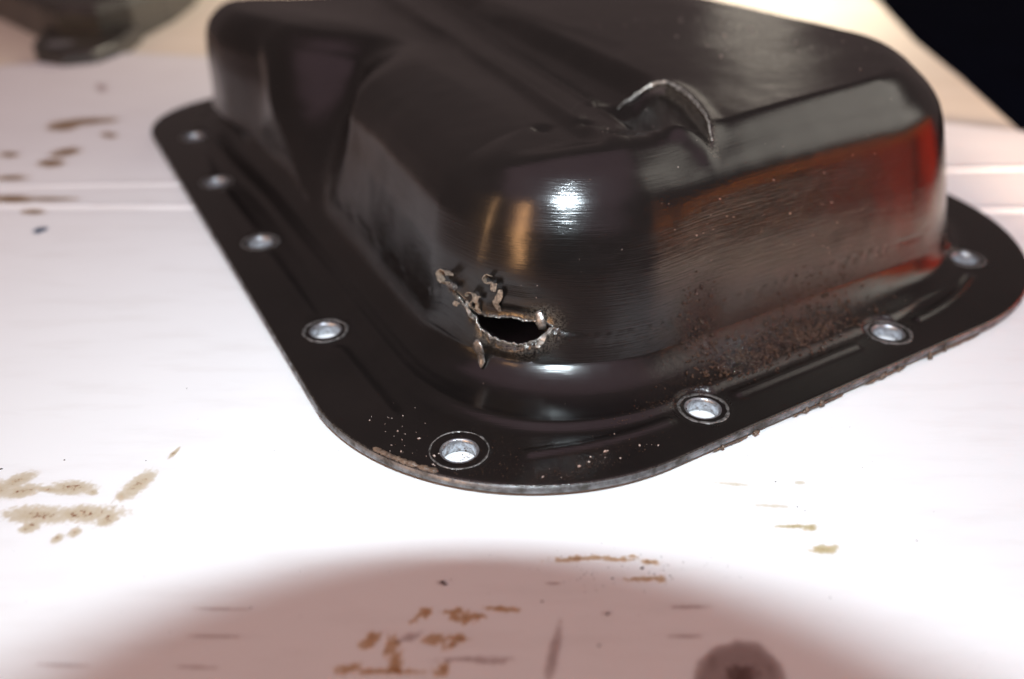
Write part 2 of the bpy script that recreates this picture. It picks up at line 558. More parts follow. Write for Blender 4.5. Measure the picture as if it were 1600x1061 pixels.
def resample(pts, n, dens=None, sm=5):
    pts = np.array(pts, float)
    seg = np.hypot(*np.diff(pts, axis=0).T)
    s = np.concatenate([[0], np.cumsum(seg)])
    fine = np.linspace(0, s[-1], 800)
    P = np.stack([np.interp(fine, s, pts[:, i]) for i in range(2)], 1)
    kern = np.hanning(2 * sm * 4 + 1)
    kern /= kern.sum()
    pad = len(kern) // 2
    lo = 2 * P[0] - P[pad:0:-1]
    hi = 2 * P[-1] - P[-2:-pad - 2:-1]
    Q = np.vstack([lo, P, hi])
    P2 = np.stack([np.convolve(Q[:, i], kern, 'valid') for i in range(2)], 1)
    P2[0], P2[-1] = P[0], P[-1]
    t = np.linspace(0, 1, n)
    if dens is not None: t = dens(t)
    return np.stack([np.interp(t, np.linspace(0, 1, 800), P2[:, i]) for i in range(2)], 1)


rings = []          # each: (NC,3)
# --- flange: t from outer edge (0) to wall foot (1)
tbL, tbF = 0.70, 0.56
NB = 56
lip = [(0.055, 0.15), (0.050, 1.20), (0.006, 1.40), (-0.003, 1.65), (-0.004, 2.2), (0.006, 3.35), (0.018, 3.58), (0.035, 3.65)]
for t, z in lip:
    P = PO.copy()
    W = wall_outline(0)
    Q = P + (W - P) * t
    rings.append(np.column_stack([Q, np.full(NC, z)]))
FZ = 3.65
for k in range(1, NB + 1):
    x = 0.035 + (1 - 0.035) * k / NB
    W = wall_outline(0)
    tb = tbL + (tbF - tbL) * w_col + 0.22 * nr_bump
    # bead, shallow gutter inside it, then the sweep up into the wall
    z = FZ + 0.9 * S(x, 0, 1) * 0
    zz = FZ + (0.9 + 0.6 * w_col) * (1 - 0.85 * nr_bump) * np.exp(-((x - tb) / 0.055) ** 2) + 0.9 * S((x - tb) / 0.10, 0.0, 1.0)
    up = np.clip((x - (tb + 0.09)) / (1 - tb - 0.09), 0, 1)
    zz = zz + 5.6 * up ** 2.6
    Q = PO + (W - PO) * x
    rings.append(np.column_stack([Q, zz]))
ZF = FZ + 0.9 + 5.6
# --- wall and shoulder profiles (d inward, z)
pF = [(0, ZF), (1.3, 14.5), (3.0, 21.5), (5.4, 31), (7.6, 39), (9.1, 45.5), (10.7, 49.4), (13, 52.2), (16.5, 55.2), (19.5, 58.5), (22, 62), (25, 66), (30, 68), (97, 68)]
pL = [(0, ZF), (1.2, 13), (2.4, 20), (4.3, 32), (6.8, 42), (10.4, 48), (16.5, 51.6), (25, 54), (35, 57), (46, 62), (60, 66), (98, 67)]
pC = [(0, ZF), (1.3, 15), (3, 23), (5, 32), (7.6, 41), (10.8, 48.3), (14.5, 53.2), (20, 57.4), (28, 61), (40, 65), (97, 68)]
w_cor = np.zeros(NC)
w_cor[seg_arr == 'NL'] = S(tt[seg_arr == 'NL'], -0.1, 0.45) * 1.0
w_cor[seg_arr == 'F'] = 1 - S(tt[seg_arr == 'F'], -0.02, 0.22)
w_cor[seg_arr == 'L'] = S(tt[seg_arr == 'L'], 0.75, 1.0) * float(S(0, -0.1, 0.45))
w_cor[seg_arr == 'NR'] = np.sin(tt[seg_arr == 'NR'] * np.pi) * 0.6
NW = 150
dens = lambda t: t ** 1.25
QF = resample(pF, NW, dens)
QL = resample(pL, NW, dens)
QC = resample(pC, NW, dens)
WREP = len(rings)
for k in range(1, NW):
    dF, zF = QF[k]
    dL, zL = QL[k]
    dC, zC = QC[k]
    dd = ((1 - w_col) * dL + w_col * dF) * (1 - w_cor) + w_cor * dC
    zz = ((1 - w_col) * zL + w_col * zF) * (1 - w_cor) + w_cor * zC
    # outline at per-column inset: interpolate between neighbouring insets
    ds = np.unique(np.round([min(dL, dF, dC), max(dL, dF, dC)], 6))
    if len(ds) == 1: P = wall_outline(ds[0])
    else:
        grid = np.linspace(ds[0], ds[1], 9)
        stack = np.stack([wall_outline(g) for g in grid])
        fi = np.clip((dd - ds[0]) / (ds[1] - ds[0]) * 8, 0, 7.9999)
        i0 = fi.astype(int)
        fr = (fi - i0)[:, None]
        ar = np.arange(NC)
        P = stack[i0, ar] * (1 - fr) + stack[i0 + 1, ar] * fr
    rings.append(np.column_stack([P, zz]))
G = np.stack(rings)                      # (NR, NC, 3)
NR = G.shape[0]
flange_rings = len(lip) + NB
G[..., :2] = shear(G[..., :2].copy())

# --- top: shelf on the left, plateau on the right, three long creases between
u, v, z = G[..., 0], G[..., 1], G[..., 2]
top = S(z, 46, 54) * (np.arange(NR)[:, None] > flange_rings)
lineA = 136 + 0.19 * (v - 207)
lineB = 146 + 0.20 * (v - 185)
uC = 173 + 0.13 * (v - 236) - 20 * S((205 - v) / 50.0)
cap = 55.2 + 2.0 * S((u - lineA) / 6.0 + 0.5) + 0.7 * np.exp(-((u - lineB) / 1.6) ** 2) - 0.9 * S((u - lineB) / 8.0) + 5.4 * S((u - uC) / 10.0 + 0.5)
cap = cap + 0.8 * np.exp(-((u - lineA - 2.5) / 3.0) ** 2) * 0.6
shelf_on = S(v, 148, 176)                         # the steps run out before the end wall
cap_f = 62 - (62 - cap) * shelf_on - 0.036 * np.clip(245 - u, 0, 110) * S(u, 120, 165)
kk = 1.5
hh = np.clip(0.5 + 0.5 * (cap_f - z) / (kk * 2), 0, 1)
znew = cap_f * (1 - hh) + z * hh - kk * 2 * hh * (1 - hh)
G[..., 2] = np.where(np.arange(NR)[:, None] > flange_rings + 10, znew, z)

# --- V-shaped recess hammered into the long left wall
u, v, z = G[..., 0].copy(), G[..., 1].copy(), G[..., 2].copy()
crest = np.interp(z, [5, 15, 30, 50, 62], [272, 303, 333, 351, 358])
near = np.interp(z, [5, 30, 50, 62], [264, 267, 274, 276])
width = crest - near
x = (v - near) / np.maximum(width, 4)
depth = 20 * S(z, 6, 46)
shape = S(x, -0.12, 0.50) * (1 - S(x, 0.52, 1.0) ** 0.8)
din = np.clip(u - (WU0 + 0.04 * (v - 168)), 0, 200)
fall = 1 - S(din, 8, 80)
isw = (np.arange(NR)[:, None] > flange_rings - 6) & (u < 190)
G[..., 0] = np.where(isw, u + depth * shape * fall, u)
G[..., 2] = np.where(isw, z - 3.0 * S(z, 40, 54) * shape * fall, z)
# the near part of the wall turns a little towards the front corner
G[..., 0] += np.where(isw, (1.0 + 4.5 * S(z, 8, 40)) * S(v, 185, 262) * (1 - S(v, 300, 335)) * (1 - S(din, 20, 80)) * S(z, 4.5, 8), 0)
# the wall beyond the recess stands further out
G[..., 0] -= np.where(isw, S(v, 345, 392) * (7.0 * S(z, 5, 12) + 5.0 * S(z, 12, 46)) * (1 - S(din, 20, 90)), 0)
# crest bead standing a little proud
G[..., 0] -= np.where(isw, 1.6 * np.exp(-((v - crest - 3) / 5.0) ** 2) * S(z, 6, 14) * (1 - S(din, 4, 18)), 0)

# --- crushed pocket with a torn edge at the front of the plateau
EV = np.array([150, 154, 160, 165, 172, 179, 187, 193, 197, 200.0])
EU = np.array([151, 154, 157.5, 160.5, 164, 167.5, 170.5, 171.5, 169, 164.0])
u, v, z = G[..., 0].copy(), G[..., 1].copy(), G[..., 2].copy()
uE = np.interp(v, EV, EU)
dE = uE - u
qr = ((u - 154) * 15 + (v - 154) * 11) / 18.6
m = S(z, 48, 54) * (np.arange(NR)[:, None] > flange_rings)
pocket = 3.2 * S(dE, -0.2, 1.3) * S(qr, -1.0, 6.5) * (1 - S(v, 192, 200)) * (1 - S(dE, 16, 26))
ridge = 0.35 * np.exp(-((dE + 1.2) / 2.4) ** 2) * S(v, 152, 160) * (1 - S(v, 192, 200))
rim = 0.5 * np.exp(-((qr + 2.0) / 2.5) ** 2) * S(dE, -3, 3) * (1 - S(dE, 8, 18))
G[..., 2] = z + (ridge - pocket + rim) * m
G[..., 2] -= 1.3 * np.exp(-(((u - 146) / 12.0) ** 2 + ((v - 152) / 10.0) ** 2)) * S(z, 40, 54)

# --- small dings and hand-sized unevenness
def ding(cu, cv, cz, r, h):
    d2 = ((G[..., 0] - cu) ** 2 + (G[..., 1] - cv) ** 2) / r ** 2 + (G[..., 2] < 40) * 9
    G[..., 2] += h * np.exp(-d2)


def normals():
    du = np.roll(G, -1, 1) - np.roll(G, 1, 1)
    dr = np.gradient(G, axis=0)
    n = np.cross(du, dr)
    n /= np.linalg.norm(n, axis=-1, keepdims=True) + 1e-12
    return n


ding(124.5, 187.5, 52.5, 2.5, -1.5)
ding(134.5, 182, 53.5, 2.3, -1.4)
Nn = normals()
if Nn[flange_rings + 20, 300 + 130] @ np.array([-1, -1, 0]) < 0: Nn = -Nn
amp = 0.16 * S(np.arange(NR), flange_rings - 5, flange_rings + 12)
flat = G.reshape(-1, 3)
nz = np.array([noise.noise((a * 0.045, b * 0.045, c * 0.045)) + 0.4 * noise.noise((a * 0.14, b * 0.14, c * 0.14 + 9)) for a, b, c in flat]).reshape(NR, NC)
G += Nn * (amp[:, None] * nz)[..., None]

# --- stiffening ribs pressed between the bolt holes
HOLES = [(70, 137), (128, 120.5), (196, 120.5), (256, 138), (63.5, 203), (66, 269), (68.5, 332), (75, 392), (291, 205), (292, 300), (276, 408), (150, 437), (220, 437)]
RIBS = [((63.0, 212.5), (65.2, 257)), ((62.6, 158), (62.8, 191)), ((83, 127.5), (117, 120.6)), ((139.5, 120.3), (182, 120.3)), ((209, 120.8), (245, 129)), ((67, 279), (68, 320)), ((69, 342), (74, 378))]
fl = slice(len(lip), flange_rings)
for a, b in RIBS:
    a, b = np.array(a, float), np.array(b, float)
    q = G[fl, :, :2] - a
    L = np.linalg.norm(b - a)
    dr_ = (b - a) / L
    t = q @ dr_
    off = q @ np.array([-dr_[1], dr_[0]])
    tc = np.clip(t, 0, L)
    if b[1] - a[1] < -3 and b[0] - a[0] > 20: off = off + 1.6 * np.sin(np.pi * tc / L)
    if b[1] - a[1] > 5 and b[0] - a[0] > 20: off = off + 1.6 * np.sin(np.pi * tc / L)
    over = np.hypot(off, t - tc)
    G[fl, :, 2] += (0.95 * np.exp(-(over / 1.4) ** 2) if a[0] > 70 else 0.6 * np.exp(-(over / 2.1) ** 2))

# --- the tear in the near corner
Jc = 300 + int(260 * 0.445)
RS = flange_rings + int(np.argmin(abs(QF[:, 1] - 17.5))) - 1
col_step = (math.pi / 2 * 44) / 260
jj = np.arange(NC)
a_mm = (jj - Jc) * col_step
JL, JR = Jc - int(20.5 / col_step), Jc + int(10.2 / col_step)
lens = np.clip(1 - ((a_mm) / 10.2) ** 2, 0, 1)
crack = 0.35 * S(a_mm, -20.5, -16) * (1 - S(a_mm, -9, -5))
gU = 2.3 * lens ** 0.75 + crack
gL = 3.0 * np.clip(1 - ((a_mm + 0.3) / 10.0) ** 2, 0, 1) ** 0.6 + crack
mid = 6.0 * S(-a_mm, 6.0, 21.0) ** 1.1 + 1.2 * S(a_mm, 2, 9)
mid = mid * (1 - S(-a_mm, 22, 34)) * (1 - S(a_mm, 9, 16))
low_dup = G[RS].copy()
arc_r = np.concatenate([[0], np.cumsum(np.linalg.norm(np.diff(G[:, Jc], axis=0), axis=-1))])
b_mm = arc_r - arc_r[RS]
Nn = normals()
if Nn[RS, Jc] @ np.array([-1, -1, 0]) < 0: Nn = -Nn
tang = np.gradient(G, axis=0)
tang /= np.linalg.norm(tang, axis=-1, keepdims=True) + 1e-12
if tang[RS, Jc, 2] < 0: tang = -tang
wr = np.array([noise.noise((x * 0.9, 3.3, 0)) for x in a_mm])
wr2 = np.array([noise.noise((x * 0.5, 8.3, 2)) for x in a_mm])
E0 = G.copy()


def tear_disp(b, upper):
    dm = mid * np.exp(-(b / (10.0 if upper else 5.5)) ** 2)
    dent = -2.1 * np.exp(-((a_mm + 1.0) / 11.0) ** 2) * np.exp(-((b - 4.0) / 6.5) ** 2)
    if upper:
        g = gU * np.exp(-(b / 4.5) ** 2) + 0.28 * wr * np.exp(-(b / 1.5) ** 2)
        out = -0.9 * lens * np.exp(-(b / 4.0) ** 2) + 0.55 * lens * np.exp(-((b - 5.0) / 2.0) ** 2)
        return dm + g, out + dent
    g = -gL * np.exp(-(b / 5.5) ** 2) + 0.55 * wr * np.exp(-(b / 1.5) ** 2)
    crumple = np.exp(-((a_mm - 7.5) / 3.5) ** 2)
    out = 3.5 * np.exp(-((a_mm - 0.5) / 8.5) ** 2) * np.exp(-((b + 1.6) / 4.4) ** 2) + 0.9 * crumple * wr * np.exp(-(b / 3.0) ** 2) + 0.25 * wr2 * np.exp(-(b / 2.0) ** 2)
    return dm + g, out + dent


for r in range(max(0, RS - 60), min(NR, RS + 60)):
    b = b_mm[r]
    t_, o_ = tear_disp(b, r >= RS)
    wgt = 1.0 if r > flange_rings - 25 else 0.0
    wgt *= float(S(r, flange_rings - 25, flange_rings - 10))
    G[r] += (tang[r] * t_[:, None] + Nn[r] * o_[:, None]) * wgt
t_, o_ = tear_disp(-0.001, False)
low_dup = low_dup * 0 + E0[RS] + tang[RS] * t_[:, None] + Nn[RS] * o_[:, None]

# --- assemble the shell mesh
V = G.reshape(-1, 3).copy()
vid = np.arange(NR * NC).reshape(NR, NC)
dup_start = len(V)
dup_cols = list(range(JL + 1, JR))
V = np.vstack([V, low_dup[dup_cols]])
low_id = vid[RS].copy()
for i, j in enumerate(dup_cols): low_id[j] = dup_start + i
quads = []
nxt = np.roll(np.arange(NC), -1)
for r in range(NR - 1):
    a = vid[r]
    b = vid[r + 1]
    if r + 1 == RS: b = low_id
    quads.append(np.stack([a, a[nxt], b[nxt], b], 1))
Q = np.concatenate(quads)
ring_of = np.repeat(np.arange(NR - 1), NC)

# punch the bolt holes: cut a patch, then fill it with round rings
cent = V[Q].mean(1)
extraF = []
Vl = [V]
nv = len(V)
keep = np.ones(len(Q), bool)
hole_z = []
for hu, hv in HOLES:
    m = (np.hypot(cent[:, 0] - hu, cent[:, 1] - hv) < 7.4) & (ring_of < flange_rings) & (ring_of >= 2)
    cut = Q[m]
    keep &= ~m
    rest = Q[~m & (ring_of < flange_rings + 3)]
    bv = np.intersect1d(np.unique(cut), np.unique(rest))
    P = V[bv]
    ang = np.arctan2(P[:, 1] - hv, P[:, 0] - hu)
    o = np.argsort(ang)
    bv, ang, P = bv[o], ang[o], P[o]
    zc = float(np.median(V[np.unique(cut)][:, 2]))
    zc = min(max(zc, FZ - 0.1), FZ + 0.3)
    hole_z.append(zc)
    prev = bv
    for rr, zz in ((6.9, None), (6.2, zc), (4.75, zc), (4.25, zc - 0.12), (4.0, zc - 0.6), (4.0, 0.3)):
        zr = P[:, 2] * 0.5 + zc * 0.5 if zz is None else np.full(len(bv), zz)
        new = np.column_stack([hu + rr * np.cos(ang), hv + rr * np.sin(ang), zr])
        ids = np.arange(nv, nv + len(new))
        Vl.append(new)
        nv += len(new)
        n2 = np.roll(ids, -1)
        p2 = np.roll(prev, -1)
        extraF.append(np.stack([prev, p2, n2, ids], 1))
        prev = ids
Q = Q[keep]

# thickness lips along the tear
TH = 1.3
def lip_strip(ids, pos, nrm):
    global nv
    new = pos - nrm * TH
    idn = np.arange(nv, nv + len(new))
    Vl.append(new)
    nv += len(new)
    return np.stack([ids[:-1], ids[1:], idn[1:], idn[:-1]], 1), idn

cols = np.arange(JL, JR + 1)
upos = G[RS][cols]
f1, _ = lip_strip(vid[RS][cols], upos, Nn[RS][cols])
lpos = G[RS][cols].copy()
lpos[1:-1] = low_dup[dup_cols]
ln = Nn[RS][cols] * 0.8 + tang[RS][cols] * 0.5
ln /= np.linalg.norm(ln, axis=-1, keepdims=True)
f2, _ = lip_strip(low_id[cols], lpos, ln)
extraF += [f1, f2]
# close the seam of the top
mids = vid[NR - 1]
V = np.vstack(Vl)
half = []
last = list(map(int, mids))
allF = np.concatenate([Q] + extraF)
me = bpy.data.meshes.new('pan_shell')
polys = allF.tolist() + [last]
me.from_pydata(((V - [U0, V0, 0]) * MM).tolist(), [], polys)
me.materials.append(M_paint)
me.materials.append(M_edge)
mi = np.zeros(len(me.polygons), int)
ring_keep = ring_of[keep]
mi[:len(Q)][(ring_keep >= 2) & (ring_keep <= 4)] = 1
me.polygons.foreach_set('material_index', mi)
me.polygons.foreach_set('use_smooth', [True] * len(me.polygons))
# UV: distance round the pan / distance up the profile, in metres
uvl = me.uv_layers.new(name='UVMap')
acc_c = np.concatenate([[0], np.cumsum(np.linalg.norm(np.diff(E0[flange_rings + 20], axis=0), axis=-1))])
UVv = np.zeros((len(V), 2))
UVv[:NR * NC, 0] = np.tile(acc_c, NR) * MM
UVv[:NR * NC, 1] = np.repeat(arc_r, NC) * MM
UVv[NR * NC:, :] = (V[NR * NC:, [0, 1]]) * MM
li = np.zeros(len(me.loops), int)
me.loops.foreach_get('vertex_index', li)
uvl.data.foreach_set('uv', UVv[li].reshape(-1))
# grime weights, then bare-metal weights that include a painted highlight
g = np.exp(-(((V[:, 0] - 168) / 32) ** 2 + ((V[:, 1] - 131) / 7) ** 2 + ((V[:, 2] - 9) / 7) ** 2))
g = np.maximum(g, 0.75 * np.exp(-(((V[:, 0] - 143) / 8) ** 2 + ((V[:, 1] - 134) / 9) ** 2 + ((V[:, 2] - 14) / 10) ** 2)))
g = np.maximum(g, 0.35 * np.exp(-(((V[:, 0] - 85) / 16) ** 2 + ((V[:, 1] - 119) / 5) ** 2 + ((V[:, 2] - 3) / 2) ** 2)))
at = me.attributes.new('grime', 'FLOAT', 'POINT')
at.data.foreach_set('value', g)
tc = E0[RS, Jc]
tearR = G[RS, Jc + int(7 / col_step)]
wv = 0.9 * np.exp(-np.sum((V - (tearR + [0, 0, -1.0])) ** 2, 1) / 4.0 ** 2)
lipc = np.array([low_dup[Jc - int(7 / col_step)]])[0]
wv = np.maximum(wv, 1.0 * np.exp(-np.sum((V - lipc) ** 2, 1) / 2.6 ** 2))
dl = np.min(np.linalg.norm(V[:, None, :] - low_dup[dup_cols][None, ::6, :], axis=-1), axis=1)
wv = np.maximum(wv, np.exp(-(dl / 0.9) ** 2))
lowz = np.interp((V[:, 0] - V[:, 1]), [p_[0] - p_[1] for p_ in low_dup[dup_cols]], [p_[2] for p_ in low_dup[dup_cols]])
tq = low_dup[Jc]
tq = G[RS, Jc + int(3 / col_step)] - [0, 0, 3]
wv = np.maximum(wv, 0.68 * np.exp(-(dl / 5.0) ** 4) * (V[:, 2] < lowz) * np.exp(-(np.sum((V - tq) ** 2, 1)) / 7.5 ** 2))  # bare steel below the lip, spread wider to paint in the flash highlight
du_ = np.min(np.linalg.norm(V[:, None, :] - G[RS][dup_cols][None, ::6, :], axis=-1), axis=1)
wv = np.maximum(wv, 0.7 * np.exp(-(du_ / 0.6) ** 2))
vv_e = np.linspace(154, 196, 40)
ee = np.stack([np.interp(vv_e, EV, EU), vv_e], 1)
de_ = np.min(np.hypot(V[:, None, 0] - ee[None, :, 0], V[:, None, 1] - ee[None, :, 1]), axis=1)
wv = np.maximum(wv, 0.30 * np.exp(-(de_ / 1.8) ** 2) * (V[:, 2] > 45))
nrm_edge = np.zeros(len(V))
nrm_edge[NC * 5:NC * 6] = 0.35
wv = np.maximum(wv, nrm_edge)
at = me.attributes.new('wear_glint', 'FLOAT', 'POINT')
at.data.foreach_set('value', wv)
me.update()
shell = bpy.data.objects.new('pan_shell', me)
COL.objects.link(shell)
shell.parent = pan


def P(u, v, z): return np.array([(u - U0) * MM, (v - V0) * MM, z * MM])


# --- washer scuffs and steel walls of the bolt holes
def lathe(prof, n=48, closed=False):
    prof = np.array(prof, float)
    m = len(prof)
    a = np.linspace(0, 2 * np.pi, n, endpoint=False)
    Vv = np.concatenate([np.stack([r * np.cos(a), r * np.sin(a), np.full(n, zz)], 1) for r, zz in prof])
    Ff = []
    rng_ = range(m if closed else m - 1)
    for k in rng_:
        for i in range(n):
            k2 = (k + 1) % m
            Ff.append([k * n + i, k * n + (i + 1) % n, k2 * n + (i + 1) % n, k2 * n + i])
    return Vv, Ff


sv, sf = lathe([(4.02, 0.25), (3.9, 0.4), (3.86, 2.6), (3.95, 3.4), (4.3, 3.62), (4.5, 3.55)], 48)
for (hu, hv), zc in zip(HOLES, hole_z):
    vv = sv.copy()
    vv[:, 2] = vv[:, 2] * (zc / 3.6) + 0.02
    o = mesh_obj('hole_sleeve', vv * MM, sf, M_sleeve, pan)
    o.location = P(hu, hv, 0)
    big = (hu, hv) == (70, 137)
    r0 = 6.7 if big else 5.9
    wid = 0.28 if big else 0.62
    a = np.linspace(0, 2 * np.pi, 72, endpoint=False)
    Vv = []
    for k, (dr_, dz) in enumerate([(-wid, -0.15), (-wid * .5, 0.16), (wid * .5, 0.16), (wid, -0.15)]):
        jit = np.array([noise.noise((math.cos(x) * 3 + hu, math.sin(x) * 3 + hv, k)) for x in a])
        rr = r0 + 0.25 * math.sin(hu) * np.cos(a + hv) + dr_ * (0.9 + 1.1 * jit)
        Vv.append(np.stack([rr * np.cos(a), rr * np.sin(a), zc + dz * (0.8 + 0.5 * jit) + 0 * a], 1))
    Vv = np.concatenate(Vv)
    n = 72
    Ff = [[k * n + i, k * n + (i + 1) % n, (k + 1) * n + (i + 1) % n, (k + 1) * n + i] for k in range(3) for i in range(n)]
    o = mesh_obj('washer_mark', Vv * MM, Ff, M_mark, pan)
    o.location = P(hu, hv, 0)


# --- frame helpers on the wall near the tear
def wall_pt(a, b, out=0.0):
    """a mm to the right of the tear's middle, b mm above the tear line, out mm proud of the wall"""
    j = int(round(Jc + a / col_step))
    r = int(np.argmin(abs(b_mm - b)))
    return G[r, j] + Nn[r, j] * out, Nn[r, j], tang[r, j], np.cross(tang[r, j], Nn[r, j])


def ribbon(name, path, widths, wdir, thick, mat, parent, label=None):
    """a bent strip of sheet: path (n,3) mm in pan frame, half widths, direction across"""
    path = np.array(path, float)
    n = len(path)
    t = np.gradient(path, axis=0)
    t /= np.linalg.norm(t, axis=1, keepdims=True) + 1e-9
    wd = np.array(wdir, float)
    if wd.ndim == 1: wd = np.tile(wd, (n, 1))
    wd = wd - (wd * t).sum(1, keepdims=True) * t
    wd /= np.linalg.norm(wd, axis=1, keepdims=True) + 1e-9
    nn = np.cross(t, wd)
    Vv = []
    name_seed = float(abs(path[0, 0]) % 17)
    for i in range(n):
        for sx, sy in ((-1, -1), (-0.4, -1.25), (0.4, -1.25), (1, -1), (1, 1), (0.4, 0.75), (-0.4, 0.75), (-1, 1)):
            j1 = 1 + 0.25 * noise.noise((i * 0.7, sx * 2, 3.1))
            Vv.append(path[i] + (1.1 if name != 'torn_edge' else 0.5) * thick * np.array(noise.noise_vector((i * 0.9, sx * 1.1, name_seed))) + wd[i] * sx * widths[i] * j1 + nn[i] * sy * thick * 0.5)
    Ff = [[i * 8 + k, i * 8 + (k + 1) % 8, (i + 1) * 8 + (k + 1) % 8, (i + 1) * 8 + k] for i in range(n - 1) for k in range(8)]
    Ff += [[7 - k for k in range(8)], [(n - 1) * 8 + k for k in range(8)]]
    Vv = (np.array(Vv) - [U0, V0, 0]) * MM
    o = mesh_obj(name, Vv, Ff, mat, parent, smooth=name != 'metal_curl')
    if label: o['label'] = label
    return o


def curl(a, b, r, turns, start, w, axis='across', mat=M_chip, lean=0.0, label=None, out0=0.6):
    p0, n0, t0, s0 = wall_pt(a, b, out0)
    k = 22
    th = np.linspace(0, turns * 2 * np.pi, k) + start
    rad = r * np.linspace(1.0, 0.62, k)
    ax1, ax2, wd = {'across': (n0, s0, t0), 'up': (n0, t0, s0), 'face': (t0, s0, n0 + 0.35 * t0)}[axis]
    if axis == 'face': p0 = p0 + n0 * w
    path = [p0 + ax1 * (r - rr * math.cos(x)) + ax2 * (rr * math.sin(x)) + wd * lean * i / k for i, (x, rr) in enumerate(zip(th, rad))]
    return ribbon('metal_curl', path, np.full(k, w) * (1 - 0.35 * np.linspace(0, 1, k) ** 3), wd, 0.17, mat, pan, label)


curl(-20.3, 0.6, 2.1, 0.80, 2.2, 1.5, 'face', M_chip, 0.2, 'largest tan curl at the left end of the crack')
curl(-18.0, 1.6, 0.9, 0.75, 2.5, 1.2, 'up', M_bare, 0.3)
curl(-16.2, -1.2, 0.6, 0.6, 0.3, 0.8, 'up', M_chip)
curl(-12.0, 2.6, 1.4, 0.62, 1.0, 1.0, 'face', M_chip, 0.5)
curl(-10.4, 4.3, 1.1, 0.55, 1.0, 0.8, 'up', M_chip, 0.4)
curl(-7.2, 10.4, 1.3, 0.72, 2.6, 1.1, 'face', M_chip, 0.4, 'small tan flake standing above the tear')
curl(-5.6, 10.6, 1.0, 0.5, 2.2, 1.0, 'across', M_chip, 0.3)
# torn lips of the opening
def lip_ribbon(src, a0, a1, half, out, up, mat, seed, label):
    js = [j for j in range(Jc + int(a0 / col_step), Jc + int(a1 / col_step))]
    pp, ww, dd_ = [], [], []
    for i, j in enumerate(js):
        base_ = (low_dup[j] if src == 'low' else G[RS, j])
        k1 = noise.noise((i * 0.11, seed, 0)) + 0.6 * noise.noise((i * 0.45, seed, 4))
        pp.append(base_ + Nn[RS, j] * (out + 0.25 * k1) + tang[RS, j] * up)
        ends = min(1, (i + 1) / 8, (len(js) - i) / 8)
        ww.append(max(0.06, half * (0.9 + 1.0 * k1)) * ends)
        dd_.append(tang[RS, j] * 0.75 + Nn[RS, j] * (0.65 if src == 'low' else -0.3))
    ribbon('torn_lip', np.array(pp), ww, np.array(dd_), 0.30, mat, pan, label)


lip_ribbon('low', -17, 10, 0.30, 0.20, -0.1, M_torn, 2.0, 'bright lower lip of the tear folded outwards')
lip_ribbon('up', -9, 9.5, 0.14, 0.05, 0.0, M_torn, 5.0, 'thin upper lip of the tear')
# stem under the flake
p0 = wall_pt(-4.3, 9.2, 1.2)[0]
p1, n1, t1, s1 = wall_pt(-5.0, 1.6, 0.6)
k = 10
path = [p0 + (p1 - p0) * i / (k - 1) + n1 * 1.0 * math.sin(i / (k - 1) * 3.14) + s1 * 0.4 * math.sin(i * 0.9) for i in range(k)]
ribbon('metal_curl', path, 0.35 + 0.45 * np.sin(np.linspace(0.4, 3.0, k)), s1, 0.3, M_chip, pan)
# shreds joining the curls to the crack
def shred(a0, b0, a1, b1, w0, seed, mat=M_chip):
    q0, m0, t0, s0 = wall_pt(a0, b0, 0.5)
    q1, m1, t1, s1 = wall_pt(a1, b1, 0.7)
    kk_ = 12
    pa = [q0 + (q1 - q0) * i / (kk_ - 1) + m0 * (0.9 * math.sin(i / (kk_ - 1) * 3.1)) + 0.35 * np.array(noise.noise_vector((i * 0.5, seed, 0))) for i in range(kk_)]
    ribbon('metal_curl', pa, w0 * (0.5 + 0.7 * np.sin(np.linspace(0.3, 3.0, kk_))), s0 + 0.5 * t0, 0.16, mat, pan)


shred(-17.8, 1.0, -19.6, 1.4, 0.4, 5.0, M_torn)
shred(-12.0, 0.4, -12.2, 2.4, 0.35, 11.0)
shred(-9.5, 0.6, -10.6, 3.8, 0.35, 14.0)
shred(-13.8, 0.6, -10.4, -0.6, 0.45, 17.0, M_torn)
shred(6.0, -1.6, 9.6, -0.2, 0.7, 20.0, M_torn)
# tab standing up inside the right end of the tear
p, n, t, s = wall_pt(7.0, -0.3, 0.6)
path = [p + t * (-1.5 + 0.75 * i) + n * (0.3 * math.sin(i * 0.7)) - s * 0.12 * i * i * 0.3 for i in range(7)]
ribbon('bent_tab', path, [0.7, 1.0, 1.25, 1.2, 1.1, 0.8, 0.3], s, 0.5, M_bare, pan)
# folded flap under the left of the tear
p, n, t, s = wall_pt(-7.6, -3.2, 2.2)
path = [p + t * (0.8 - 1.0 * i) + n * (0.5 * math.sin(i * 0.9 + .3) - 0.10 * i) + s * (0.25 * i) for i in range(8)]
ribbon('bent_tab', path, [0.5, 1.2, 1.45, 1.2, 1.1, 0.9, 0.7, 0.3], s, 0.35, M_bare, pan)

# bright broken edge of the crushed pocket on top
def top_z(uu, vv_):
    d = (G[flange_rings + 40:, :, 0] - uu) ** 2 + (G[flange_rings + 40:, :, 1] - vv_) ** 2
    i = np.unravel_index(np.argmin(d), d.shape)
    return G[flange_rings + 40 + i[0], i[1], 2]


